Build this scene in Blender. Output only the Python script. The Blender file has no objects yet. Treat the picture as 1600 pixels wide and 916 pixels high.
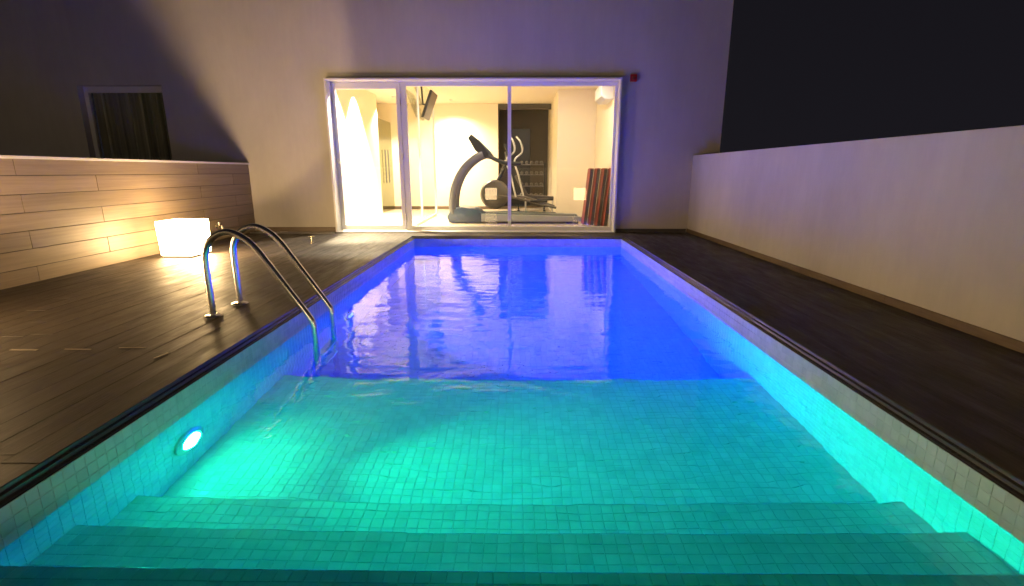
import bpy, bmesh, math, random
from mathutils import Vector, Matrix
R = math.radians
rnd = random.Random(7)
sc = bpy.context.scene
col = sc.collection

# ------------------------------------------------------------------ camera
cam = bpy.data.cameras.new('camera')
cam.sensor_width = 36.0
cam.lens = 784.0 * 36.0 / 1600.0
cam.clip_start = 0.05
cam.clip_end = 2000
cam_o = bpy.data.objects.new('camera', cam)
col.objects.link(cam_o)
cam_o.location = (0, 0, 1.05)
cam_o.rotation_euler = (math.pi/2 - 0.2377, 0, 0.0113)
sc.camera = cam_o

# ------------------------------------------------------------------ world: clear night sky over a city
w = bpy.data.worlds.new('World')
sc.world = w
w.use_nodes = True
bg = w.node_tree.nodes['Background']
wn, wl = w.node_tree.nodes, w.node_tree.links
tcw = wn.new('ShaderNodeTexCoord'); sxw = wn.new('ShaderNodeSeparateXYZ'); rpw = wn.new('ShaderNodeValToRGB')
wl.new(tcw.outputs['Generated'], sxw.inputs[0]); wl.new(sxw.outputs['Z'], rpw.inputs['Fac'])
rpw.color_ramp.elements[0].position = 0.0; rpw.color_ramp.elements[0].color = (.0098, .0088, .0118, 1)   # town glow low down
rpw.color_ramp.elements[1].position = 0.55; rpw.color_ramp.elements[1].color = (.0066, .0062, .0090, 1)
wl.new(rpw.outputs['Color'], bg.inputs['Color'])
bg.inputs['Strength'].default_value = 1.0

sc.view_settings.view_transform = 'Standard'
sc.view_settings.look = 'None'
sc.view_settings.exposure = 0.0
sc.view_settings.gamma = 1.0
sc.render.engine = 'CYCLES'
cy = sc.cycles
cy.use_denoising = True
cy.max_bounces = 14
cy.diffuse_bounces = 6
cy.glossy_bounces = 6
cy.transmission_bounces = 8
cy.transparent_max_bounces = 16
cy.caustics_refractive = True
cy.caustics_reflective = True
cy.blur_glossy = 0.5
cy.sample_clamp_indirect = 6.0
cy.sample_clamp_direct = 0.0

LAMP = 47.0          # radiance of the box lamps
POOL_G = 47.0      # near pool lamp (green)
POOL_B = 840.0      # far pool lamps (blue)

# ------------------------------------------------------------------ materials
def mat(name, color=(.5, .5, .5), rough=.5, metal=0.0, spec=.5, emit=None, estr=0.0):
    m = bpy.data.materials.new(name)
    m.use_nodes = True
    b = m.node_tree.nodes['Principled BSDF']
    b.inputs['Base Color'].default_value = (*color, 1)
    b.inputs['Roughness'].default_value = rough
    b.inputs['Metallic'].default_value = metal
    b.inputs['Specular IOR Level'].default_value = spec
    if emit:
        b.inputs['Emission Color'].default_value = (*emit, 1)
        b.inputs['Emission Strength'].default_value = estr
    return m

def nodes(m):
    nt = m.node_tree
    return nt, nt.nodes, nt.links, nt.nodes['Principled BSDF']

def coords(m, scale, kind='Object'):
    nt, N, L, b = nodes(m)
    tc = N.new('ShaderNodeTexCoord')
    mp = N.new('ShaderNodeMapping')
    mp.inputs['Scale'].default_value = scale
    if kind == 'Position':
        g = N.new('ShaderNodeNewGeometry')
        L.new(g.outputs['Position'], mp.inputs['Vector'])
    else:
        L.new(tc.outputs[kind], mp.inputs['Vector'])
    return mp.outputs['Vector']

def noise(m, vec, scale, detail=4, rough=.55):
    nt, N, L, b = nodes(m)
    n = N.new('ShaderNodeTexNoise')
    n.inputs['Scale'].default_value = scale
    n.inputs['Detail'].default_value = detail
    n.inputs['Roughness'].default_value = rough
    L.new(vec, n.inputs['Vector'])
    return n.outputs['Fac']

def ramp(m, fac, stops):
    nt, N, L, b = nodes(m)
    r = N.new('ShaderNodeValToRGB')
    e = r.color_ramp.elements
    while len(e) < len(stops):
        e.new(0.5)
    for i, (p, c) in enumerate(stops):
        e[i].position = p
        e[i].color = (*c, 1) if len(c) == 3 else c
    L.new(fac, r.inputs['Fac'])
    return r.outputs['Color']

def bump(m, h, strength, dist=.01, prev=None):
    nt, N, L, b = nodes(m)
    bp = N.new('ShaderNodeBump')
    bp.inputs['Strength'].default_value = strength
    bp.inputs['Distance'].default_value = dist
    L.new(h, bp.inputs['Height'])
    if prev:
        L.new(prev, bp.inputs['Normal'])
    L.new(bp.outputs['Normal'], b.inputs['Normal'])
    return bp.outputs['Normal']

def mixc(m, a, c, fac, mode='MULTIPLY'):
    nt, N, L, b = nodes(m)
    x = N.new('ShaderNodeMix')
    x.data_type = 'RGBA'
    x.blend_type = mode
    if isinstance(fac, float):
        x.inputs[0].default_value = fac
    else:
        L.new(fac, x.inputs[0])
    L.new(a, x.inputs[6])
    L.new(c, x.inputs[7])
    return x.outputs[2]

def rand_tint(m, lo, hi):
    nt, N, L, b = nodes(m)
    oi = N.new('ShaderNodeObjectInfo')
    return ramp(m, oi.outputs['Random'], [(0, (lo,)*3), (1, (hi,)*3)])

def plaster(name, c, amt=.14):
    m = mat(name, c, .85, spec=.25)
    nt, N, L, b = nodes(m)
    v = coords(m, (1, 1, .55), 'Position')
    a = ramp(m, noise(m, v, 1.3, 6, .6), [(.3, tuple(x*(1-amt) for x in c)), (.7, c)])
    v2 = coords(m, (9, 9, 1.0), 'Position')
    s = ramp(m, noise(m, v2, 1.6, 5, .7), [(.3, (.95,)*3), (.7, (1.0,)*3)])
    L.new(mixc(m, a, s, 1.0), b.inputs['Base Color'])
    v3 = coords(m, (1, 1, 1), 'Position')
    n1 = bump(m, noise(m, v3, 55, 5, .65), .35, .006)
    bump(m, noise(m, v3, 5, 3, .5), .25, .02, n1)
    return m

M = {}
M['plaster'] = plaster('plaster_render', (.60, .57, .53))
M['plaster_r'] = plaster('plaster_parapet', (.60, .58, .54), .2)
M['gymwall'] = mat('gym_wall_paint', (.78, .69, .53), .8, spec=.2)
M['gymceil'] = mat('gym_ceiling_paint', (.80, .72, .57), .85, spec=.2)
M['alu'] = mat('white_aluminium', (.72, .71, .70), .38)
M['darkgasket'] = mat('black_gasket', (.02, .02, .02), .6)
M['steel'] = mat('polished_steel', (.86, .85, .83), .24, 1.0)
M['satin'] = mat('satin_steel', (.6, .58, .55), .28, 1.0)
M['black'] = mat('black_plastic', (.018, .018, .02), .38)
M['rubber'] = mat('black_rubber', (.02, .02, .022), .7)
M['grey'] = mat('grey_paint', (.14, .135, .15), .3, .4)
M['railgrey'] = mat('grey_green_plastic', (.26, .26, .23), .35)
M['steeldark'] = mat('dark_metallic_plastic', (.13, .12, .11), .35, .3)
M['slate'] = mat('slate_blue_plastic', (.05, .065, .10), .3)
M['silver'] = mat('silver_paint', (.55, .55, .55), .3, .6)
M['white'] = mat('white_plastic', (.75, .74, .71), .4)
M['red'] = mat('red_plastic', (.45, .012, .015), .4)
M['redpad'] = mat('dull_red_vinyl', (.22, .03, .02), .5)
M['padgrey'] = mat('charcoal_vinyl', (.06, .055, .055), .55)
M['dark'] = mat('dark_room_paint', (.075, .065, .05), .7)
M['screen'] = mat('screen_glass', (.085, .062, .042), .4)
M['cap'] = mat('pale_coping', (.74, .72, .70), .4)
M['strip'] = mat('pale_strip', (.42, .35, .27), .5)  # pale colour of the short thin strips on the left deck
M['brass'] = mat('pale_tap_metal', (.75, .68, .55), .25, .8)
M['ground'] = mat('ground_earth', (.05, .045, .04), .9)
M['lens'] = mat('downlight_lens', (.8, .8, .8), .4, emit=(1, .80, .5), estr=14)

# planters: translucent shell lit from inside
M['lamp'] = mat('glowing_shell', (.8, .78, .72), .45, emit=(1.0, .66, .30), estr=LAMP)
M['lamp_soft'] = mat('glowing_shell_soft', (.8, .78, .72), .45, emit=(1.0, .66, .34), estr=16)
M['lamp_fill'] = mat('glowing_shell_fill', (.8, .78, .72), .45, emit=(1.0, .74, .46), estr=9)  # glow of the unseen fill lamp behind the plank wall
M['lamp_dim'] = mat('glowing_shell_rear', (.8, .78, .72), .45, emit=(1.0, .66, .30), estr=LAMP*.3)
M['lamp_rear'] = mat('glowing_shell_wall_side', (.8, .78, .72), .45, emit=(1.0, .66, .30), estr=LAMP*.65)
M['lamp_front'] = mat('glowing_shell_pool_side', (.8, .78, .72), .45, emit=(1.0, .66, .30), estr=LAMP*2.7)

# deck boards: dark brown composite
m = M['deck'] = mat('composite_deck_board', (.05, .035, .025), .5, spec=.36)
nt, N, L, b = nodes(m)
v = coords(m, (16, .55, 1), 'Position')
st = ramp(m, noise(m, coords(m, (1, .6, 1), 'Position'), 1.7, 5, .62), [(.35, (.72,)*3), (.65, (1.08,)*3)])
c1 = ramp(m, noise(m, v, 2.2, 7, .7), [(.25, (.030, .022, .017)), (.5, (.047, .035, .027)), (.78, (.080, .060, .046))])
L.new(mixc(m, mixc(m, c1, rand_tint(m, .70, 1.2), 1.0), st, 1.0), b.inputs['Base Color'])
vr = coords(m, (5, .9, 1), 'Position')
rr = ramp(m, noise(m, vr, 2.5, 5, .6), [(.3, (.44,)*3), (.75, (.72,)*3)])
L.new(rr, b.inputs['Roughness'])
vg = coords(m, (1, .02, 1), 'Position')
n1 = bump(m, noise(m, vg, 150, 2, .5), .5, .003)
bump(m, noise(m, coords(m, (1, .3, 1), 'Position'), 12, 4, .6), .3, .006, n1)
m = M['deckx'] = M['deck'].copy(); m.name = 'composite_deck_board_cross'
for n in m.node_tree.nodes:
    if n.type == 'MAPPING':
        s = n.inputs['Scale'].default_value
        n.inputs['Scale'].default_value = (s[1], s[0], s[2])
M['joist'] = mat('deck_underlay', (.035, .026, .02), .8)
M['skirt'] = mat('skirting_wood', (.13, .088, .055), .5)
nt, N, L, b = nodes(M['skirt'])
L.new(ramp(M['skirt'], noise(M['skirt'], coords(M['skirt'], (2, 2, 25), 'Position'), 2, 5, .6), [(.3, (.10, .066, .042)), (.7, (.16, .11, .07))]), b.inputs['Base Color'])

# cladding: wood-look planks
m = M['clad'] = mat('wood_look_cladding', (.33, .25, .17), .38, spec=.4)
nt, N, L, b = nodes(m)
v = coords(m, (1, .5, 14), 'Position')
c1 = ramp(m, noise(m, v, 2.6, 8, .68), [(.25, (.23, .175, .12)), (.5, (.29, .222, .155)), (.78, (.35, .275, .20))])
L.new(mixc(m, c1, rand_tint(m, .78, 1.06), 1.0), b.inputs['Base Color'])
n1 = bump(m, noise(m, coords(m, (1, .25, 9), 'Position'), 14, 5, .6), .3, .003)
M['joint'] = mat('dark_joint', (.03, .022, .015), .8)

# pool tile and grout
def tilemat(name, random):
    m = mat(name, (.74, .77, .76), .22, spec=.5)
    nt, N, L, b = nodes(m)
    a = ramp(m, noise(m, coords(m, (1, 1, 1), 'Position'), 9, 4, .6), [(.3, (.42, .54, .525)), (.7, (.51, .61, .595))])
    # each tile its own tone: random value per tile-sized cell
    ge = N.new('ShaderNodeNewGeometry')
    sn = N.new('ShaderNodeVectorMath'); sn.operation = 'SNAP'
    sn.inputs[1].default_value = (2*1.722/69,)*3
    of = N.new('ShaderNodeVectorMath'); of.operation = 'ADD'
    of.inputs[1].default_value = (1.722, -1.02, .045)
    L.new(ge.outputs['Position'], of.inputs[0]); L.new(of.outputs[0], sn.inputs[0])
    wn = N.new('ShaderNodeTexWhiteNoise')
    L.new(sn.outputs[0], wn.inputs['Vector'])
    t = ramp(m, wn.outputs['Value'], [(0, (.91, .92, .92)), (1, (1.05, 1.04, 1.04))])
    L.new(mixc(m, a, t, 1.0), b.inputs['Base Color'])
    bump(m, noise(m, coords(m, (1, 1, 1), 'Position'), 30, 2, .5), .18, .004)
    return m
M['tile'] = tilemat('white_mosaic_tile', 0)
M['grout'] = mat('tile_grout', (.43, .53, .515), .7)
m = M['coping'] = mat('dark_coping_trim', (.055, .055, .055), .22, spec=.8)
bump(m, noise(m, coords(m, (1, 1, 1), 'Position'), 60, 3, .5), .15, .003)

# water
m = M['water'] = bpy.data.materials.new('pool_water')
m.use_nodes = True
nt = m.node_tree
nt.nodes.clear()
out = nt.nodes.new('ShaderNodeOutputMaterial')
# surface: mirror by Fresnel, otherwise refraction; clear water swallows red on its way
fr = nt.nodes.new('ShaderNodeFresnel'); fr.inputs['IOR'].default_value = 1.33
rf = nt.nodes.new('ShaderNodeBsdfRefraction'); rf.inputs['IOR'].default_value = 1.33
rf.inputs['Roughness'].default_value = 0.0; rf.inputs['Color'].default_value = (.50, .96, 1, 1)
gl = nt.nodes.new('ShaderNodeBsdfGlossy'); gl.inputs['Roughness'].default_value = 0.0
gl.inputs['Color'].default_value = (1, 1, 1, 1)
mxs = nt.nodes.new('ShaderNodeMixShader')
nt.links.new(fr.outputs[0], mxs.inputs[0]); nt.links.new(rf.outputs[0], mxs.inputs[1]); nt.links.new(gl.outputs[0], mxs.inputs[2])
g = nt.nodes.new('ShaderNodeNewGeometry')
def wave(scale, sx, sy, detail):
    mp = nt.nodes.new('ShaderNodeMapping')
    mp.inputs['Scale'].default_value = (sx, sy, 1)
    n = nt.nodes.new('ShaderNodeTexNoise')
    n.inputs['Scale'].default_value = scale
    n.inputs['Detail'].default_value = detail
    n.inputs['Distortion'].default_value = 0.0
    nt.links.new(g.outputs['Position'], mp.inputs['Vector'])
    nt.links.new(mp.outputs['Vector'], n.inputs['Vector'])
    return n.outputs['Fac']
def wbump(h, dist, prev=None):
    bp = nt.nodes.new('ShaderNodeBump')
    bp.inputs['Strength'].default_value = 1.0
    bp.inputs['Distance'].default_value = dist
    nt.links.new(h, bp.inputs['Height'])
    if prev:
        nt.links.new(prev, bp.inputs['Normal'])
    return bp.outputs['Normal']
b1 = wbump(wave(1.0, 1.6, 2.6, 2), .0060)
b2 = wbump(wave(1.0, 3.2, 7.0, 1.0), .0052, b1)
b3 = wbump(wave(1.0, 6.0, 17.0, 1.0), .0011, b2)
for nd in (fr, rf, gl):
    nt.links.new(b3, nd.inputs['Normal'])
nt.links.new(mxs.outputs[0], out.inputs['Surface'])

# window glass: thin pane that lets lamps shine through
def glassmat(name, tint, ior=1.45):
    m = bpy.data.materials.new(name)
    m.use_nodes = True
    nt = m.node_tree
    nt.nodes.clear()
    out = nt.nodes.new('ShaderNodeOutputMaterial')
    mx = nt.nodes.new('ShaderNodeMixShader')
    fr = nt.nodes.new('ShaderNodeFresnel')
    # both faces of the pane mirror alike
    ge = nt.nodes.new('ShaderNodeNewGeometry')
    mr = nt.nodes.new('ShaderNodeMapRange')
    mr.inputs['To Min'].default_value = ior
    mr.inputs['To Max'].default_value = 1/ior
    nt.links.new(ge.outputs['Backfacing'], mr.inputs['Value'])
    nt.links.new(mr.outputs['Result'], fr.inputs['IOR'])
    tr = nt.nodes.new('ShaderNodeBsdfTransparent')
    tr.inputs['Color'].default_value = (*tint, 1)
    gs = nt.nodes.new('ShaderNodeBsdfGlossy')
    gs.inputs['Roughness'].default_value = 0.0
    nt.links.new(fr.outputs[0], mx.inputs[0])
    nt.links.new(tr.outputs[0], mx.inputs[1])
    nt.links.new(gs.outputs[0], mx.inputs[2])
    nt.links.new(mx.outputs[0], out.inputs['Surface'])
    return m
M['glass'] = glassmat('window_glass', (.96, .97, .96))
M['glass_in'] = glassmat('partition_glass', (.90, .93, .88))
M['glass_green'] = glassmat('greenish_door_glass', (.74, .76, .60))
M['glass_dark'] = glassmat('bedroom_glass', (.95, .96, .95))

m = M['curtain'] = mat('dark_curtain', (.06, .055, .035), .9)
nt, N, L, b = nodes(m)
L.new(ramp(m, noise(m, coords(m, (14, 1, .15), 'Position'), 1.5, 3, .6), [(.35, (.26, .25, .16)), (.65, (.58, .55, .40))]), b.inputs['Base Color'])
M['gymfloor'] = mat('gym_floor', (.50, .40, .28), .25)
nt, N, L, b = nodes(M['gymfloor'])
L.new(ramp(M['gymfloor'], noise(M['gymfloor'], coords(M['gymfloor'], (9, .8, 1), 'Position'), 1.6, 5, .6), [(.3, (.42, .33, .23)), (.7, (.56, .45, .32))]), b.inputs['Base Color'])

# ------------------------------------------------------------------ mesh helpers
ORG = {}
def tag(o, label=None, cat=None, group=None, kind=None):
    if label: o['label'] = label
    if cat: o['category'] = cat
    if group: o['group'] = group
    if kind: o['kind'] = kind
    return o

def thing(name, loc, label=None, cat=None, group=None, kind=None):
    o = bpy.data.objects.new(name, None)
    o.empty_display_size = .1
    col.objects.link(o)
    o.location = loc
    ORG[o] = Vector(loc)
    return tag(o, label, cat, group, kind)

class MB:
    """collects shapes in world coordinates, then links them as one mesh object"""
    def __init__(s):
        s.bm = bmesh.new()
    def box(s, x0, x1, y0, y1, z0, z1, bev=0.0):
        r = bmesh.ops.create_cube(s.bm, size=1.0)
        vs = r['verts']
        for v in vs:
            v.co = Vector(((x0+x1)/2 + v.co.x*(x1-x0), (y0+y1)/2 + v.co.y*(y1-y0), (z0+z1)/2 + v.co.z*(z1-z0)))
        if bev > 0:
            es = set(e for v in vs for e in v.link_edges)
            bmesh.ops.bevel(s.bm, geom=list(es), offset=bev, segments=2, affect='EDGES', profile=.6)
        return s
    def obox(s, c, size, mx, bev=0.0):
        r = bmesh.ops.create_cube(s.bm, size=1.0)
        vs = r['verts']
        for v in vs:
            p = Vector((v.co.x*size[0], v.co.y*size[1], v.co.z*size[2]))
            v.co = Vector(c) + mx @ p
        if bev > 0:
            es = set(e for v in vs for e in v.link_edges)
            bmesh.ops.bevel(s.bm, geom=list(es), offset=bev, segments=2, affect='EDGES', profile=.6)
        return s
    def quad(s, *p):
        s.bm.faces.new([s.bm.verts.new(q) for q in p])
        return s
    def tube(s, path, r, n=14, up=(0, 1, 0), flat=1.0, caps=True):
        P = [Vector(p) for p in path]
        rad = r if isinstance(r, (list, tuple)) else [r]*len(P)
        rings = []
        for i, p in enumerate(P):
            t = (P[min(i+1, len(P)-1)] - P[max(i-1, 0)]).normalized()
            a = Vector(up)
            if abs(t.dot(a)) > .98:
                a = Vector((1, 0, 0))
            u = t.cross(a).normalized()
            v = t.cross(u).normalized()
            rings.append([s.bm.verts.new(p + u*math.cos(2*math.pi*k/n)*rad[i] + v*math.sin(2*math.pi*k/n)*rad[i]*flat) for k in range(n)])
        for a, b2 in zip(rings, rings[1:]):
            for k in range(n):
                s.bm.faces.new((a[k], a[(k+1) % n], b2[(k+1) % n], b2[k]))
        if caps:
            s.bm.faces.new(rings[0][::-1]); s.bm.faces.new(rings[-1])
        return s
    def lathe(s, c, prof, axis=(0, 0, 1), n=24):
        """prof: (radius, height along axis)"""
        q = Vector((0, 0, 1)).rotation_difference(Vector(axis).normalized())
        rings = []
        for r, h in prof:
            rings.append([s.bm.verts.new(Vector(c) + q @ Vector((r*math.cos(2*math.pi*k/n), r*math.sin(2*math.pi*k/n), h))) for k in range(n)])
        for a, b2 in zip(rings, rings[1:]):
            for k in range(n):
                s.bm.faces.new((a[k], a[(k+1) % n], b2[(k+1) % n], b2[k]))
        s.bm.faces.new(rings[0][::-1]); s.bm.faces.new(rings[-1])
        return s
    def prism(s, pts, y0, y1, bev=0.0):
        """outline in x,z pushed along y"""
        a = [s.bm.verts.new((x, y0, z)) for x, z in pts]
        b2 = [s.bm.verts.new((x, y1, z)) for x, z in pts]
        n = len(pts)
        fs = [s.bm.faces.new(a), s.bm.faces.new(b2[::-1])]
        for i in range(n):
            fs.append(s.bm.faces.new((a[i], b2[i], b2[(i+1) % n], a[(i+1) % n])))
        if bev > 0:
            es = [e for f in fs[:2] for e in f.edges]
            bmesh.ops.bevel(s.bm, geom=es, offset=bev, segments=2, affect='EDGES', profile=.6)
        return s
    def build(s, name, m, parent=None, smooth=False, label=None, recalc=True):
        if recalc:
            bmesh.ops.recalc_face_normals(s.bm, faces=s.bm.faces)
        o0 = ORG.get(parent, Vector((0, 0, 0)))
        if o0.length > 0:
            bmesh.ops.translate(s.bm, verts=s.bm.verts, vec=-o0)
        me = bpy.data.meshes.new(name)
        s.bm.to_mesh(me)
        s.bm.free()
        me.materials.append(m)
        if smooth:
            for p in me.polygons:
                p.use_smooth = True
            try:
                me.set_sharp_from_angle(angle=R(40))
            except Exception:
                pass
        o = bpy.data.objects.new(name, me)
        col.objects.link(o)
        if parent is not None:
            o.parent = parent
        ORG[o] = o0.copy()
        if label: o['label'] = label
        return o

def smooth_path(pts, n=6):
    P = [Vector(p) for p in pts]
    out = []
    for i in range(len(P)-1):
        p0, p1, p2, p3 = P[max(i-1, 0)], P[i], P[i+1], P[min(i+2, len(P)-1)]
        for k in range(n):
            t = k/n
            out.append(.5*((2*p1) + (-p0+p2)*t + (2*p0-5*p1+4*p2-p3)*t*t + (-p0+3*p1-3*p2+p3)*t**3))
    out.append(P[-1])
    return out

# ------------------------------------------------------------------ dimensions
XL, XR = -4.70, 3.01          # faces of the two parapets
YW = 8.98                     # building face
W = 1.722                     # half width of the pool
DE = 1.768                    # deck edge
Y0, YF = 1.02, 8.335          # pool ends
ZT, ZW = -.045, -.18          # top of tiles, water
CEIL = 2.85

# ------------------------------------------------------------------ ground and deck
g_ = MB().quad((-600, -600, -2.2), (600, -600, -2.2), (600, 600, -2.2), (-600, 600, -2.2)).build('ground', M['ground'])
tag(g_, kind='structure')

deck = MB()
for x0, x1, y0, y1 in ((XL-.02, -DE-.02, -3.0, YW+.05), (DE+.02, XR+.02, -3.0, YW+.05), (-DE-.02, DE+.02, -3.0, Y0-.06), (-DE-.02, DE+.02, YF+.06, YW+.05)):
    deck.box(x0, x1, y0, y1, -.30, -.026)
deck = deck.build('deck', M['joist'])
tag(deck, kind='structure')
PT, GAP = .024, .0024
def boards_y(x0, x1, y0, y1, n):
    wd = (x1-x0)/n
    for i in range(n):
        a = y0 - rnd.random()*1.6
        while a < y1:
            e = a + 2.4
            s0, s1 = max(a, y0), min(e, y1)
            if s1 - s0 > .05:
                dz = rnd.uniform(-.0012, .0)
                MB().box(x0+i*wd+GAP/2, x0+(i+1)*wd-GAP/2, s0+.0015, s1-.0015, -PT+dz, dz, .0012).build('plank', M['deck'], deck)
            a = e
boards_y(XL, -DE, -3.0, YW-.02, 20)
boards_y(DE, XR, -3.0, YW-.02, 9)
for i in range(4):
    wd = (YW-.02-(YF+.046))/4
    for x0, x1 in ((-DE, .3), (.3, DE)) if i % 2 else ((-DE, -.6), (-.6, DE)):
        MB().box(x0+.002, x1-.002, YF+.046+i*wd+GAP/2, YF+.046+(i+1)*wd-GAP/2, -PT, -.0006*i, .0025).build('plank', M['deckx'], deck)
for i in range(26):
    wd = (Y0-.046+3.0)/26
    MB().box(-DE+.002, DE-.002, -3+i*wd+GAP/2, -3+(i+1)*wd-GAP/2, -PT, -.0004, .0025).build('plank', M['deckx'], deck)

# ------------------------------------------------------------------ pool
pool = MB()
e = .004
STEPS = [(-.22, 1.365), (-.41, 1.675), (-.60, 1.985)]
SHELF, YS, DEEP = -.80, 1.985+29*2*1.722/69, -1.42
for sx in (-1, 1):
    X = sx*(W+e)
    pool.quad((X, Y0-e, ZT), (X, YF+e, ZT), (X, YF+e, DEEP), (X, Y0-e, DEEP))
pool.quad((-W-e, YF+e, ZT), (W+e, YF+e, ZT), (W+e, YF+e, DEEP), (-W-e, YF+e, DEEP))
pool.quad((-W-e, Y0-e, ZT), (W+e, Y0-e, ZT), (W+e, Y0-e, DEEP), (-W-e, Y0-e, DEEP))
prof = [(Y0-e, -.22-e)]
for z, y in STEPS:
    prof += [(y-e, z-e)]
    nz = {-.22: -.41, -.41: -.60, -.60: SHELF}[z]
    prof += [(y-e, nz-e)]
prof += [(YS-e, SHELF-e), (YS-e, DEEP-e), (YF+e, DEEP-e)]
for (ya, za), (yb, zb) in zip(prof, prof[1:]):
    pool.quad((-W-e, ya, za), (W+e, ya, za), (W+e, yb, zb), (-W-e, yb, zb))
pool = pool.build('pool', M['grout'], recalc=False)
tag(pool, kind='structure')

TS = 2*W/69.0
def tile_mesh(su, sv):
    bm = bmesh.new()
    g2, h = .0016, e*.55
    lo = [(-su/2+g2*.6, -sv/2+g2*.6, 0), (su/2-g2*.6, -sv/2+g2*.6, 0), (su/2-g2*.6, sv/2-g2*.6, 0), (-su/2+g2*.6, sv/2-g2*.6, 0)]
    hi = [(x*(1-.06), y*(1-.06), h) for x, y, z in lo]
    a = [bm.verts.new(p) for p in lo]; b2 = [bm.verts.new(p) for p in hi]
    bm.faces.new(b2)
    for i in range(4):
        bm.faces.new((a[i], a[(i+1) % 4], b2[(i+1) % 4], b2[i]))
    me = bpy.data.meshes.new('tile')
    bm.to_mesh(me); bm.free()
    me.materials.append(M['tile'])
    return me
TILE = tile_mesh(TS, TS)
fv, ff = [], []
def put_tile(c, u, v, n, single=False):
    u, v, n = Vector(u), Vector(v), Vector(n)
    c = Vector(c)
    # tiny unevenness, so that the glaze catches the light tile by tile
    q = Matrix.Rotation(rnd.gauss(0, .006), 3, u) @ Matrix.Rotation(rnd.gauss(0, .006), 3, v)
    mx = q @ Matrix((u, v, n)).transposed()
    if single:
        o = bpy.data.objects.new('tile', TILE)
        col.objects.link(o)
        o.parent = pool
        o.matrix_local = Matrix.Translation(c) @ mx.to_4x4()
        return
    k = len(fv)
    for vt in TILE.vertices:
        fv.append(tuple(c + mx @ vt.co))
    for p in TILE.polygons:
        ff.append(tuple(k+i for i in p.vertices))
ny = int((YF-Y0)/TS)
nz = int((ZT-DEEP)/TS)
for sx in (-1, 1):
    for j in range(ny):
        y = Y0 + (j+.5)*TS
        for k in range(nz):
            z = ZT - (k+.5)*TS
            lim = DEEP if y > YS else (SHELF if y > 1.985 else (-.6 if y > 1.675 else (-.41 if y > 1.365 else -.22)))
            if z < lim - TS: continue
            put_tile((sx*(W+e), y, z), (0, -sx, 0), (0, 0, 1), (-sx, 0, 0), k < 2 and 1.3 < y < 2.33)
for i in range(69):
    x = -W + (i+.5)*TS
    for k in range(nz):
        put_tile((x, YF+e, ZT-(k+.5)*TS), (1, 0, 0), (0, 0, 1), (0, -1, 0))
    for k in range(4):
        put_tile((x, Y0-e, ZT-(k+.5)*TS), (-1, 0, 0), (0, 0, 1), (0, 1, 0))
    for (z, ye), single in zip(STEPS, (1, 2, 0)):
        for k in range(6):
            put_tile((x, ye-(k+.5)*TS-e, z-e), (1, 0, 0), (0, 1, 0), (0, 0, 1), k < single)
        for k in range(4):
            put_tile((x, ye-e, z-(k+.5)*TS), (-1, 0, 0), (0, 0, 1), (0, 1, 0))
    for k in range(29):
        put_tile((x, 1.985-e+(k+.5)*TS, SHELF-e), (1, 0, 0), (0, 1, 0), (0, 0, 1))
    for k in range(12):
        put_tile((x, YS-e, SHELF-(k+.5)*TS), (-1, 0, 0), (0, 0, 1), (0, 1, 0))
    y = YS + .5*TS
    while y < YF:
        put_tile((x, y, DEEP-e), (1, 0, 0), (0, 1, 0), (0, 0, 1)); y += TS
me = bpy.data.meshes.new('tile_field')
me.from_pydata(fv, [], ff)
me.materials.append(M['tile'])
tf = bpy.data.objects.new('tile_field', me)
col.objects.link(tf); tf.parent = pool
tf['kind'] = 'stuff'

# coping: stepped dark trim with a groove, mitred at the corners
prof = [(.046, -.002), (.044, -.004), (.043, -.018), (.026, -.019), (.024, -.021), (.023, -.034), (.003, -.035), (.001, -.037), (.012, -.0395), (.012, -.0446), (.058, -.0446), (.058, -.002)]
cp = MB()
corners = [(-1, Y0, -1), (1, Y0, -1), (1, YF, 1), (-1, YF, 1)]
rings = []
for sx, yy, sy in corners:
    rings.append([cp.bm.verts.new((sx*(W+o), yy+sy*o, z)) for o, z in prof])
for i in range(4):
    a, b2 = rings[i], rings[(i+1) % 4]
    for k in range(len(prof)):
        cp.bm.faces.new((a[k], a[(k+1) % len(prof)], b2[(k+1) % len(prof)], b2[k]))
cp.build('coping', M['coping'], pool)

water = MB().quad((-W-.002, Y0-.002, ZW), (W+.002, Y0-.002, ZW), (W+.002, YF+.002, ZW), (-W-.002, YF+.002, ZW)).build('water', M['water'])
tag(water, kind='structure')
water.cycles.is_caustics_caster = True

# underwater lamps in the left pool wall
def pool_lamp(y, z, color, strength, label, aim, cone, glow=30, r=.072):
    t = thing('underwater_light', (-W, y, z), label, 'pool light', 'underwater lights in the pool wall')
    MB().lathe((-W, y, z), [(r*1.55, -.003), (r*1.55, .012), (r*1.45, .020), (r*1.12, .024), (r*1.05, .016), (r*1.05, -.003)], (1, 0, 0), 32).build('bezel', M['silver'], t, True)
    lm = mat('underwater_lens', (.8, .8, .8), .3, emit=(.02+color[0], color[1], color[2]), estr=glow)
    l = bpy.data.lights.new('underwater_lamp', 'AREA')
    l.shape = 'DISK'; l.size = r*.9; l.spread = R(cone)
    l.energy = strength; l.color = color
    l.cycles.is_caustics_light = True
    o = bpy.data.objects.new('underwater_lamp', l)
    col.objects.link(o); o.parent = t
    o.location = (.05, 0, 0)
    o.rotation_euler = Vector(aim).to_track_quat('-Z', 'Y').to_euler()
    MB().lathe((-W, y, z), [(r*1.0, .014), (r*.96, .022), (r*.7, .030), (r*.3, .034)], (1, 0, 0), 32).build('lens', lm, t, True)
    return t
pool_lamp(2.35, -.497, (.008, 1.0, .46), POOL_G, 'round glowing pool light nearest the steps, throwing green light', (1, 0, .30), 78, 270)
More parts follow.
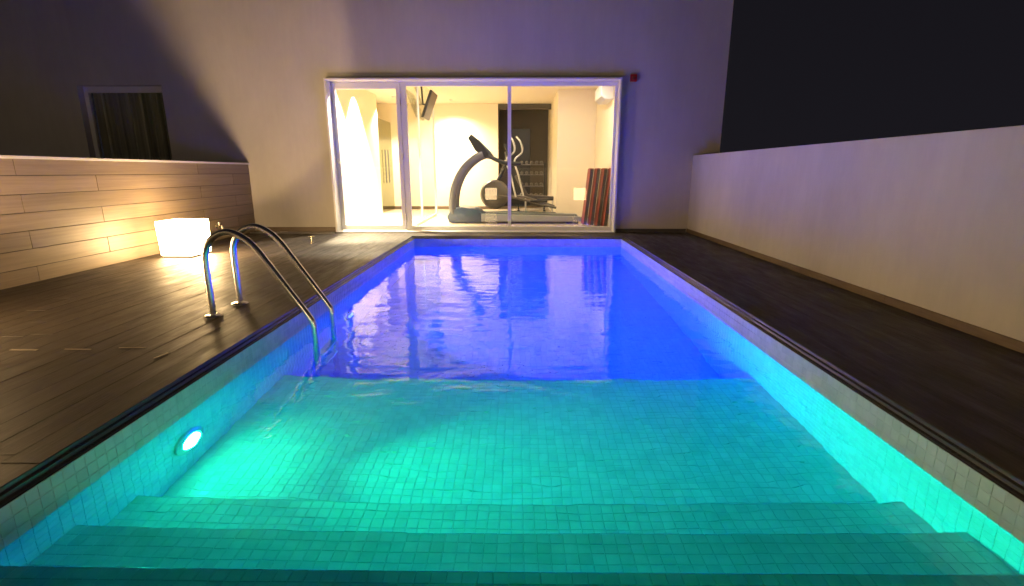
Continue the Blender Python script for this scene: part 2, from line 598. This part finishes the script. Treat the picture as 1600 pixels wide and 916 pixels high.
pool_lamp(4.906, -.867, (.004, .022, 1.0), POOL_B*.27, 'small blue pool light just beyond the ladder rails', (1, .25, .1), 96)
pool_lamp(7.427, -.786, (.004, .012, 1.0), POOL_B, 'small blue pool light farthest away, near the gym end of the pool', (1, 0, .1), 122)

# ------------------------------------------------------------------ pool ladder
lad = thing('pool_ladder', (-2.26, 3.745, 0), 'polished steel pool ladder curving from the left deck down into the water', 'ladder')
for y in (3.56, 3.93):
    base = [(-2.262, 0, 0), (-2.262, 0, .2), (-2.262, 0, .40), (-2.245, 0, .50), (-2.185, 0, .59), (-2.075, 0, .632), (-1.968, 0, .592), (-1.885, 0, .515), (-1.790, 0, .375), (-1.66, 0, .178), (-1.548, 0, .005), (-1.520, 0, -.06), (-1.515, 0, -.15), (-1.515, 0, -.6), (-1.515, 0, -1.36)]
    pth = [Vector((a, y, c)) for a, _, c in base]
    MB().tube(smooth_path(pth, 6), .0235, 16).build('rail', M['steel'], lad, True)
    fl = MB().lathe((-2.262, y, .0005), [(.062, 0), (.062, .006), (.052, .013), (.028, .016), (.026, .024)], n=28).build('base_flange', M['steel'], lad, True)
    MB().lathe((-1.515, y, -1.38), [(.028, -.03), (.028, .02), (.021, .03)], n=16).build('foot_cap', M['rubber'], lad, True)
for z in (-.56, -.80):
    MB().box(-1.545, -1.475, 3.582, 3.908, z, z+.025, .006).build('tread', M['steel'], lad)

# ------------------------------------------------------------------ left parapet with plank cladding
pl = thing('parapet_wall', (XL, 4, 0), 'low wall clad in wood-look planks with a pale cap, left of the deck', 'wall')
MB().box(XL-.20, XL-.008, -3.2, YW-.002, -.02, 1.165).build('core', M['joint'], pl)
rows = [0, .150, .322, .494, .666, .838, 1.012, 1.165]
for k in range(7):
    z0, z1 = rows[k], rows[k+1]
    ph = 4.775 if k % 2 == 0 else 5.685
    y = ph - 2.76*3
    while y < YW:
        a, c = max(y, -3.2), min(y+2.76, YW-.002)
        if c - a > .03:
            dx = rnd.uniform(0, .0015)
            MB().box(XL-.012, XL+dx, a+.003, c-.003, z0+.003, z1-.003, .0018).build('cladding_plank', M['clad'], pl)
        y += 2.76
MB().box(XL-.225, XL+.018, -3.2, YW-.003, 1.165, 1.195, .004).build('cap', M['cap'], pl)

# rear and right parapets
pr = thing('parapet_wall', (XR, 4, 0), 'low pale plastered wall on the right with a brown skirting board', 'wall')
MB().box(XR, XR+.22, -3.2, YW-.003, -.02, 1.318, .006).build('plaster_core', M['plaster_r'], pr)
y = -3.2
while y < YW-.03:
    a, c = y, min(y+2.4, YW-.016)
    MB().box(XR-.016, XR-.001, a+.0015, c-.0015, .001, .066, .003).build('skirting_board', M['skirt'], pr)
    y += 2.4
pb = thing('parapet_wall', (0, -3.1, 0), 'low plastered wall behind the camera end of the deck', 'wall')
MB().box(XL, XR-.003, -3.2, -3.0, -.02, 1.2, .006).build('plaster_core', M['plaster'], pb)

# ------------------------------------------------------------------ building
bl = thing('building', (0, YW, 0), 'pale plastered building behind the pool with a lit glazed gym and a dark bedroom window', 'building')
FX0, FX1, FZ = -3.222, 1.717, 2.557       # gym opening
BX0, BX1, BZ = -7.46, -6.02, 2.465        # bedroom opening
fw = MB()
T = .28
XE = 3.462
xs = [-11.0, BX0, BX1, FX0, FX1, XE]
def wallbox(x0, x1, z0, z1):
    fw.box(x0, x1, YW, YW+T, z0, z1)
bm_ = fw.bm
# one clean facade: front sheet with holes plus reveals
def sheet(y):
    zs = [-.05, BZ, FZ, 6.5]
    for i in range(5):
        for k in range(3):
            x0, x1 = xs[i], xs[i+1]
            if i == 1 and k == 0: continue
            if i == 3 and k in (0, 1): continue
            fw.quad((x0, y, zs[k]), (x1, y, zs[k]), (x1, y, zs[k+1]), (x0, y, zs[k+1]))
sheet(YW); sheet(YW+T)
def reveal(x0, x1, zt):
    fw.quad((x0, YW, -.05), (x0, YW+T, -.05), (x0, YW+T, zt), (x0, YW, zt))
    fw.quad((x1, YW, -.05), (x1, YW+T, -.05), (x1, YW+T, zt), (x1, YW, zt))
    fw.quad((x0, YW, zt), (x1, YW, zt), (x1, YW+T, zt), (x0, YW+T, zt))
reveal(BX0, BX1, BZ); reveal(FX0, FX1, FZ)
fw.quad((XE, YW, -.05), (XE, YW+T, -.05), (XE, YW+T, 6.5), (XE, YW, 6.5))
fw.quad((-11, YW, 6.5), (XE, YW, 6.5), (XE, YW+T, 6.5), (-11, YW+T, 6.5))
bmesh.ops.remove_doubles(bm_, verts=bm_.verts, dist=1e-5)
fw.build('facade', M['plaster'], bl)
MB().box(XE-.2, XE-.002, YW+T+.002, 16.2, -.05, 6.5).build('side_wall', M['plaster'], bl)
MB().box(-11, XE-.002, YW+T+.002, 16.2, 6.4, 6.5).build('roof', M['plaster'], bl)
MB().box(XL+.003, FX0-.012, YW-.012, YW-.001, .001, .082, .003).build('skirting_board', M['skirt'], bl)
MB().box(FX1+.03, XR-.02, YW-.012, YW-.001, .001, .06, .003).build('skirting_board', M['padgrey'], bl)

# bedroom window
bw = MB()
fy0, fy1 = YW+.12, YW+.17
bw.box(BX0+.002, BX0+.075, fy0, fy1, 0, BZ-.002, .004).box(BX1-.05, BX1-.002, fy0, fy1, 0, BZ-.002, .004).box(BX0+.075, BX1-.05, fy0+.001, fy1-.001, BZ-.10, BZ-.002, .004).box(BX0+.075, BX1-.05, fy0+.001, fy1-.001, 0, .08, .004)
bwin = bw.build('window', M['alu'], bl)
MB().box(BX0+.076, BX1-.051, fy0+.02, fy0+.026, .081, BZ-.101).build('pane', M['glass_dark'], bwin)
cu = MB()
xs_, n = [], 90
for i in range(n+1):
    x = BX0+.08 + (BX1-BX0-.14)*i/n
    xs_.append((x, fy1+.05 + .035*math.sin(i*.95) + .012*math.sin(i*2.3)))
for (xa, ya), (xb, yb) in zip(xs_, xs_[1:]):
    cu.quad((xa, ya, .02), (xb, yb, .02), (xb, yb, 2.44), (xa, ya, 2.44))
bmesh.ops.remove_doubles(cu.bm, verts=cu.bm.verts, dist=1e-5)
cu.build('curtain', M['curtain'], bwin, True)

# proud white surround of the gym glazing
YFr = YW-.12
sur = MB()
sur.box(FX0, FX0+.03, YFr, YW+.16, .002, FZ-.002, .003)
sur.box(FX1-.03, FX1, YFr, YW+.16, .002, FZ-.002, .003)
sur.box(FX0+.0302, FX1-.0302, YFr+.001, YW+.16, FZ-.032, FZ-.003, .003)
sur.box(FX0+.0302, FX1-.0302, YFr+.004, YW+.12, .002, .014, .003)
gw = sur.build('glazing_surround', M['alu'], bl)
fr = MB()
a0, a1 = YW+.122, YW+.185
DX0, DX1 = FX0+.031, -2.01
fr.box(DX1, -1.915, a0, a1, .015, FZ-.033, .004)                      # post between door and window
fr.box(-1.914, FX1-.031, a0+.001, a1-.001, FZ-.095, FZ-.0335, .004)      # head
fr.box(-1.914, FX1-.031, a0+.001, a1-.001, .0145, .085, .004)            # sill
fr.box(FX1-.07, FX1-.031, a0+.002, a1-.002, .0855, FZ-.0955, .004)
fr.box(-.178, -.118, a0+.002, a1-.002, .0855, FZ-.0955, .004)            # mullion
gf = fr.build('window_frame', M['alu'], bl)
MB().box(-1.9135, -.1785, a0+.025, a0+.031, .086, FZ-.096).build('pane', M['glass'], gf)
MB().box(-.1175, FX1-.0705, a0+.025, a0+.031, .086, FZ-.096).build('pane', M['glass'], gf)
dr = MB()
d0, d1 = a0-.012, a1-.02
dr.box(DX0+.001, DX0+.068, d0, d1, .02, FZ-.036, .004).box(DX1-.075, DX1-.003, d0, d1, .02, FZ-.036, .004)
dr.box(DX0+.0685, DX1-.0755, d0+.001, d1-.001, FZ-.14, FZ-.0365, .004).box(DX0+.0685, DX1-.0755, d0+.001, d1-.001, .02, .105, .004)
door = dr.build('glass_door', M['alu'], bl)
MB().box(DX0+.069, DX1-.076, d0+.03, d0+.036, .1055, FZ-.1405).build('pane', M['glass'], door)
MB().lathe((DX0+.035, d0, 1.20), [(.024, 0), (.024, .008), (.012, .012), (.011, .045)], (0, -1, 0), 16).tube([(DX0+.035, d0-.045, 1.20), (DX0+.07, d0-.05, 1.20), (DX0+.155, d0-.048, 1.198)], .010, 10, (0, 0, 1)).build('handle', M['satin'], door, True)
for z in (.25, 1.30, 2.2):
    MB().tube([(DX1-.004, d0-.006, z-.05), (DX1-.004, d0-.006, z+.05)], .011, 10).build('hinge', M['satin'], door, True)

# gym room
GL, GR, GB = -3.45, 1.785, 14.5
gy = YW+T
MB().box(GL-.8, GR+.3, a1+.005, 16.1, -.12, .001).build('gym_floor', M['gymfloor'], bl)
cg = MB().box(GL-.8, GR+.3, gy+.003, 16.1, CEIL, CEIL+.12).build('gym_ceiling', M['gymceil'], bl)
MB().box(GL-.15, GL, gy+.003, 12.92, .002, CEIL-.002).build('gym_left_wall', M['gymwall'], bl)
MB().box(GR, GR+.15, gy+.003, 12.1, .002, CEIL-.002).build('gym_right_wall', M['gymwall'], bl)
MB().box(.91, GR+.15, 12.102, 15.9, .002, CEIL-.002).build('gym_pier', M['gymwall'], bl)
MB().box(GL-.8, -.547, GB, GB+.15, .002, CEIL-.002).build('gym_back_wall', M['gymwall'], bl)
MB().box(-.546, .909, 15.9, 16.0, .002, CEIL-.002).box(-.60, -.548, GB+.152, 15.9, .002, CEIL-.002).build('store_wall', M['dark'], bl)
MB().box(-.30, .38, 15.84, 15.897, .002, 2.30, .01).build('store_door', M['black'], bl)
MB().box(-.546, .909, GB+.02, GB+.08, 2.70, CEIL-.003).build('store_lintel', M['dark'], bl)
MB().box(GL-.8, -.552, GB-.014, GB-.001, .003, .085).build('skirting_board', M['skirt'], bl)
MB().box(GL-.7, GL-.6, 12.93, GB-.02, .002, CEIL-.002).build('corridor_wall', M['gymwall'], bl)
MB().box(GL+.001, GL+.012, gy+.01, 12.9, .003, .06).build('skirting_board', M['cap'], bl)
# glass door at the end of the left wall, with two pull bars
gd = MB().box(GL-.06, GL-.05, 12.96, 14.44, .01, 2.35).build('inner_glass_door', M['glass_green'], bl)
for y in (13.55, 13.85):
    MB().tube([(GL-.01, y, .75), (GL-.01, y, 1.6)], .016, 10).build('pull_bar', M['steeldark'], gd, True)
# glass partition inside the gym
gp = MB()
for y, r_ in ((10.62, .02), (12.46, .03)):
    gp.box(-2.025, -1.985, y-r_, y+r_, .01, CEIL-.004, .003)
gp.box(-2.018, -1.992, 9.30, 12.44, .002, .05, .002)
part = gp.build('glass_partition', M['alu'], bl)
MB().box(-2.008, -2.0, 9.30, 10.598, .052, CEIL-.01).build('pane', M['glass_in'], part)
MB().box(-2.008, -2.0, 10.642, 12.428, .052, CEIL-.01).build('pane', M['glass_in'], part)

# recessed downlights: the lamps of the gym
def downlight(x, y, energy, ang, label, blend=.4, tilt=None):
    t = thing('ceiling_downlight', (x, y, CEIL), label, 'downlight', 'recessed downlights in the gym ceiling')
    MB().lathe((x, y, CEIL-.012), [(.062, 0), (.058, -.004), (.044, .0), (.044, .0115), (.062, .0115)], n=20).build('trim_ring', M['white'], t, True)
    MB().lathe((x, y, CEIL-.006), [(.043, 0), (.043, .004)], n=20).build('lens', M['lens'], t)
    l = bpy.data.lights.new('downlight_lamp', 'SPOT')
    l.energy = energy; l.spot_size = R(ang); l.spot_blend = blend; l.color = (1, .82, .54) if x < -3.2 else (1, .86, .66); l.shadow_soft_size = .04
    o = bpy.data.objects.new('downlight_lamp', l)
    col.objects.link(o); o.parent = t
    o.location = (0, 0, -.03)
    if tilt: o.rotation_euler = Vector(tilt).to_track_quat('-Z', 'Y').to_euler()
    return t
downlight(-3.22, 9.85, 4000, 92, 'downlight close to the gym left wall just inside the glass door')
downlight(-3.22, 11.15, 4000, 82, 'second downlight along the gym left wall behind the glass door')
downlight(-2.72, 9.62, 900, 96, 'downlight straight behind the glass door, shining out over the threshold', .7, (0, -.42, -1))
downlight(-3.10, 13.2, 600, 120, 'downlight over the far end of the gym corridor')
downlight(-1.75, 13.8, 820, 140, 'downlight by the gym back wall left of the dark store opening', .9)
downlight(-.9, 9.40, 230, 140, 'downlight just inside the gym window, left of the mullion', .6, (0, .55, -1))
downlight(.8, 9.40, 190, 140, 'downlight just inside the gym window, right of the mullion', .6, (0, .55, -1))

# ------------------------------------------------------------------ glowing box lamps on the deck
def box_lamp(x, y, rz, label, m='lamp', s=.43, h=.45):
    t = thing('box_lamp', (x, y, 0), label, 'lamp', 'glowing box lamps on the deck')
    mx = Matrix.Rotation(rz, 3, 'Z')
    q = MB()
    b0, b1 = s*.472, s*.5
    lo = [q.bm.verts.new(Vector((x, y, 0)) + mx @ Vector((i*b0, j*b0, .022))) for i, j in ((-1, -1), (1, -1), (1, 1), (-1, 1))]
    hi = [q.bm.verts.new(Vector((x, y, 0)) + mx @ Vector((i*b1, j*b1, h))) for i, j in ((-1, -1), (1, -1), (1, 1), (-1, 1))]
    q.bm.faces.new(lo[::-1]); q.bm.faces.new(hi)
    for i in range(4):
        q.bm.faces.new((lo[i], lo[(i+1) % 4], hi[(i+1) % 4], hi[i]))
    bmesh.ops.bevel(q.bm, geom=list(q.bm.edges), offset=.02, segments=3, affect='EDGES', profile=.5)
    o = q.build('shell', M[m], t, True)
    if m == 'lamp':      # glow set by hand for each side, to shape the light on the walls
        o.data.materials.append(M['lamp_dim'])
        o.data.materials.append(M['lamp_front'])
        o.data.materials.append(M['lamp_rear'])
        for p in o.data.polygons:
            if p.normal.x < -.7:
                p.material_index = 1
            elif p.normal.y > .7:
                p.material_index = 3
            elif p.normal.x > .7:
                p.material_index = 2
    MB().obox((x, y, .0115), (s*.86, s*.86, .021), mx, .003).build('foot_plate', M['padgrey'], t)
    return t
l1 = box_lamp(-4.26, 6.36, 0, 'glowing white box lamp on the deck by the plank wall, beyond the ladder')
l2 = box_lamp(-4.43, 2.85, 0, 'glowing box lamp on the left deck outside the picture, before the plank wall')
l3 = box_lamp(-1.0, -.9, 0, 'glowing box lamp on the near deck left of the camera', 'lamp_soft')
l4 = box_lamp(2.3, -.7, 0, 'glowing box lamp on the near deck right of the camera', 'lamp_soft')
box_lamp(-7.6, 5.2, 0, 'unseen box lamp added to brighten the left facade, hidden behind the plank wall', 'lamp_fill')  # added out of sight to lift the dark left facade
tag(MB().box(-11, XL-.23, -3.2, YW-.01, -.3, -.003).build('terrace', M['joist']), kind='structure')  # slab put in to carry the added lamp
# spot added at the second lamp, its cone shaped into a warm wall patch
sp = bpy.data.lights.new('wall_patch_spot', 'SPOT')
sp.energy = 520; sp.color = (1, .66, .30); sp.shadow_soft_size = .12; sp.spot_blend = .22
so = bpy.data.objects.new('wall_patch_spot', sp)
col.objects.link(so); so.parent = l2
src = Vector((-4.36, 3.0, .52))
so.location = src - Vector((-4.43, 2.85, 0))
tgt = Vector((-5.25, YW, 2.8))
so.rotation_euler = (tgt-src).to_track_quat('-Z', 'Y').to_euler()
sp.spot_size = R(46)

# ------------------------------------------------------------------ small things outside
al = thing('alarm_box', (1.915, YW, 2.55), 'small red alarm box on the pale wall right of the gym window', 'alarm box')
MB().box(1.862, 1.968, YW-.055, YW-.001, 2.50, 2.612, .008).build('case', M['red'], al)
MB().lathe((1.915, YW-.055, 2.556), [(.03, 0), (.03, .008), (.018, .014)], (0, -1, 0), 16).build('sounder', M['redpad'], al, True)
tp = thing('wall_tap', (XL, 7.8, .22), 'small pale tap on the plank wall beyond the glowing lamp', 'tap')
MB().lathe((XL+.002, 7.8, .22), [(.035, 0), (.035, .008), (.015, .014), (.015, .05)], (1, 0, 0), 14).tube([(XL+.045, 7.8, .23), (XL+.085, 7.8, .225), (XL+.09, 7.8, .16)], .014, 10).build('spout', M['brass'], tp, True)
MB().lathe((XL+.045, 7.8, .235), [(.012, 0), (.012, .03), (.032, .034), (.032, .046)], (0, 0, 1), 14).build('knob', M['brass'], tp, True)
tp = thing('deck_valve', (-3.10, 7.5, 0), 'small upright metal valve on the left deck before the building', 'valve')
MB().lathe((-3.10, 7.5, 0), [(.028, 0), (.028, .006), (.013, .01), (.013, .095), (.018, .1)], n=14).build('stem', M['brass'], tp, True)
MB().tube([(-3.14, 7.5, .095), (-3.06, 7.5, .105)], .009, 8).build('lever', M['brass'], tp, True)
ts = tag(MB().box(XL+.01, -3.2, 8.735, 8.75, .0005, .006, .001).build('edge_shine', M['cap']), 'thin pale strip drawn for the shine on the deck edge at the building foot, left of the glass door', 'strip')  # pale strip put in as the shine along the deck edge
for pa, pb_, wd_, lb in (((-3.065, 2.835), (-2.901, 2.832), .018, 'widest pale strip on the left deck, nearest the plank wall'),
                         ((-2.749, 2.85), (-2.585, 2.847), .012, 'middle pale strip in the row of three on the left deck'),
                         ((-2.437, 2.877), (-2.276, 2.884), .006, 'faintest pale strip in the row on the left deck'),
                         ((-2.098, 2.707), (-2.077, 2.79), .012, 'short slanting pale strip on the left deck, closest to the pool')):
    a, c = Vector((*pa, 0)), Vector((*pb_, 0))
    d = c - a
    q = MB().obox(((a.x+c.x)/2, (a.y+c.y)/2, .0018), (d.length, wd_, .0026), Matrix.Rotation(math.atan2(d.y, d.x), 3, 'Z'))
    tag(q.build('deck_strip', M['strip']), lb, 'strip', 'pale strips on the left deck')

# ------------------------------------------------------------------ gym equipment
# television on a ceiling arm
tv = thing('television', (-1.88, 11.0, 2.4), 'flat television on an arm high inside the gym, seen nearly edge on', 'television')
ax = Vector((.22, 0, .56)).normalized()
nrm = Vector((ax.z, 0, -ax.x))
mx = Matrix((nrm, Vector((0, 1, 0)), ax)).transposed()
ctr = Vector((-1.85, 11.1, 2.385))
MB().obox(ctr, (.05, .72, .56), mx, .008).build('casing', M['black'], tv)
MB().obox(ctr + nrm*.0275, (.004, .67, .51), mx).build('screen', M['screen'], tv)
MB().tube([ctr - nrm*.03, ctr + Vector((-.14, 0, .03)), (-1.94, 10.75, 2.66), (-1.95, 10.72, 2.845)], .02, 10).build('arm', M['black'], tv, True)
MB().obox(ctr - nrm*.045, (.035, .25, .25), mx, .004).build('bracket', M['black'], tv)

# treadmill
tm = thing('treadmill', (0, 10.77, 0), 'grey treadmill with curved uprights behind the gym window', 'treadmill')
TY0, TY1 = 10.38, 11.14
MB().prism([(-.75, .045), (1.30, .045), (1.32, .10), (1.28, .15), (-.75, .20)], TY0, TY0+.10, .012).build('side_rail', M['railgrey'], tm)
MB().prism([(-.75, .045), (1.30, .045), (1.32, .10), (1.28, .15), (-.75, .20)], TY1-.10, TY1, .012).build('side_rail', M['railgrey'], tm)
MB().prism([(-.70, .09), (1.27, .09), (1.27, .125), (-.70, .175)], TY0+.101, TY1-.101, .004).build('belt', M['rubber'], tm)
MB().prism([(-1.42, .02), (-.74, .02), (-.72, .20), (-.85, .30), (-1.15, .335), (-1.38, .28), (-1.46, .14)], TY0+.02, TY1-.02, .03).build('motor_cover', M['slate'], tm, True)
MB().box(1.0, 1.25, TY0+.04, TY1-.04, .002, .05, .01).build('foot', M['black'], tm)
MB().box(-1.35, -1.05, TY0+.05, TY1-.05, .0015, .03, .005).build('foot', M['black'], tm)
up = [(-1.34, .20), (-1.345, .42), (-1.30, .70), (-1.19, .96), (-1.03, 1.17), (-.84, 1.32), (-.70, 1.38)]
for y in (TY0+.06, TY1-.06):
    MB().tube(smooth_path([(a, y, c) for a, c in up], 5), .072, 16, flat=.62).build('upright', M['grey'], tm, True)
MB().prism([(-1.00, 1.70), (-.93, 1.775), (-.84, 1.70), (-.52, 1.385), (-.50, 1.29), (-.66, 1.31), (-.86, 1.46)], TY0+.05, TY1-.05, .025).build('console', M['black'], tm, True)
q = Vector((-.66, 0, 1.545))
ang = math.atan2(1.70-1.385, -.84+.52)
mx = Matrix.Rotation(-math.atan2(1.70-1.385, .32)*-1, 3, 'Y')
MB().obox((-.678, (TY0+TY1)/2, 1.548), (.36, .42, .012), Matrix.Rotation(R(44.5), 3, 'Y'), .003).build('display', M['slate'], tm)
for y in (TY0+.05, TY1-.05):
    MB().tube(smooth_path([(-.60, y, 1.36), (-.42, y, 1.27), (-.22, y, 1.21), (.06, y, 1.20)], 5), [.04]*15 + [.035], 12).build('hand_rail', M['black'], tm, True)
MB().tube([(-.24, TY0+.05, 1.21), (-.26, (TY0+TY1)/2, 1.26), (-.24, TY1-.05, 1.21)], .022, 10, (0, 0, 1)).build('cross_bar', M['silver'], tm, True)

# elliptical trainer
el = thing('elliptical_trainer', (-.1, 12.2, 0), 'black elliptical trainer with pale swing handles behind the treadmill', 'exercise machine')
EY = 12.2
MB().lathe((-.55, EY-.17, .52), [(.05, 0), (.30, .01), (.34, .06), (.34, .28), (.30, .33), (.05, .34)], (0, 1, 0), 28).build('flywheel_housing', M['steeldark'], el, True)
MB().prism([(-.95, .02), (1.1, .02), (1.1, .09), (-.2, .12), (-.95, .12)], EY-.10, EY+.10, .015).build('base_beam', M['black'], el)
MB().box(-.95, -.85, EY-.32, EY+.32, .002, .09, .015).build('stabiliser', M['black'], el)
MB().box(1.0, 1.1, EY-.32, EY+.32, .002, .09, .015).build('stabiliser', M['black'], el)
MB().tube(smooth_path([(-.55, EY, .7), (-.38, EY, 1.0), (-.25, EY, 1.35), (-.28, EY, 1.5)], 4), .045, 12).build('mast', M['black'], el, True)
MB().obox((-.26, EY, 1.56), (.05, .34, .24), Matrix.Rotation(R(-25), 3, 'Y'), .015).build('console', M['black'], el)
for s, dx in ((-1, -.06), (1, .12)):
    y = EY + s*.30
    MB().tube(smooth_path([(.02+dx, y, .45), (-.10+dx, y, .95), (-.20+dx, y, 1.30), (-.02+dx, y, 1.50), (-.05+dx, y, 1.72), (-.16+dx, y, 1.86)], 5), .021, 10).build('swing_handle', M['silver'], el, True)
    MB().tube([(-.80, y*.5+EY*.5, .52), (.02+dx, y, .45), (.9, y, .22)], .028, 10).build('pedal_arm', M['steeldark'], el, True)
    MB().box(.35+dx, .75+dx, y-.07, y+.07, .36, .40, .012).build('foot_pedal', M['rubber'], el)

# dumbbell rack in the dark store opening
rk = thing('dumbbell_rack', (.35, 14.0, 0), 'dark rack of dumbbells standing before the dark opening of the gym', 'rack')
for x in (.02, .72):
    MB().prism([(x-.02, .0), (x+.02, .0), (x+.02, 1.28), (x-.02, 1.28)], 13.85, 13.91, .004).build('post', M['black'], rk)
    MB().box(x-.03, x+.03, 13.7, 14.15, .001, .04, .004).build('foot', M['black'], rk)
for z in (.35, .65, .95, 1.22):
    MB().box(.042, .698, 13.78, 14.02, z, z+.02, .003).build('shelf', M['grey'], rk)
for z, shelf in ((.37, 'bottom'), (.67, 'third'), (.97, 'second'), (1.24, 'top')):
    for i in range(5):
        x = .105 + i*.132
        r_ = .052 if z < .6 else .042
        t = tag(MB().lathe((x, 13.80, z+r_+.001), [(r_*.8, 0), (r_, .012), (r_, .055), (r_*.5, .06), (.014, .062), (.014, .138), (r_*.5, .14), (r_, .145), (r_, .19), (r_*.8, .2)], (0, 1, 0), 14).build('dumbbell', M['steeldark'], None, True),
                ('leftmost', 'second from left', 'middle', 'fourth from left', 'rightmost')[i] + ' small dark dumbbell on the ' + shelf + ' shelf of the rack', 'dumbbell', 'dumbbells on the rack')
# exercise bench before the rack
bn = thing('exercise_bench', (.75, 13.1, 0), 'low dark exercise bench beyond the treadmill', 'bench')
MB().obox((.55, 13.1, .42), (.95, .28, .07), Matrix.Rotation(R(4), 3, 'Y'), .02).build('seat_pad', M['padgrey'], bn)
MB().obox((.10, 13.1, .68), (.09, .28, .62), Matrix.Rotation(R(-28), 3, 'Y'), .02).build('back_pad', M['padgrey'], bn)
for x in (.2, .9):
    MB().box(x-.025, x+.025, 12.9, 13.3, .001, .04, .004).box(x-.02, x+.02, 13.08, 13.12, .041, .39, .004).build('leg', M['silver'], bn)

# folded step boards leaning on the right gym wall
for i in range(4):
    xt = 1.40 + i*.105
    labs = ['leaning charcoal board with red edges, farthest from the window edge', 'second leaning charcoal board with red edges from the left',
            'third leaning charcoal board with red edges from the left', 'leaning charcoal board with red edges nearest the right wall']
    t = thing('exercise_board', (xt-.08, 10.0-.12*i, 0), labs[i], 'exercise board', 'boards leaning on the right gym wall')
    yc = 10.15 - .16*i
    mx = Matrix.Rotation(R(5.5), 3, 'Y')
    c = Vector((xt-.015, yc, .56))
    MB().obox(c, (.062, .36, 1.06), mx, .010).build('board', M['padgrey'], t)
    MB().obox(c + mx @ Vector((-.035, -.002, 0)), (.008, .364, 1.08), mx, .003).build('red_edge', M['redpad'], t)
    MB().obox(c + mx @ Vector((.001, 0, .541)), (.06, .33, .02), mx, .003).build('red_top', M['redpad'], t)
# air conditioner high on the right gym wall
ac = thing('air_conditioner', (GR, 10.35, 2.5), 'white air conditioner high on the right gym wall', 'air conditioner')
MB().prism([(GR-.001, 2.36), (GR-.16, 2.36), (GR-.235, 2.42), (GR-.245, 2.60), (GR-.21, 2.66), (GR-.001, 2.66)], 9.95, 10.75, .015).build('case', M['white'], ac)
MB().obox((GR-.195, 10.35, 2.383), (.10, .70, .008), Matrix.Rotation(R(38), 3, 'Y')).build('air_flap', M['silver'], ac)

# the walls round the deck catch the pool light that leaves the water
for o in (bl, pr):
    for ch in o.children:
        if ch.name.split('.')[0] in ('facade', 'plaster_core', 'glazing_surround', 'window_frame', 'glass_door'):
            ch.cycles.is_caustics_receiver = True
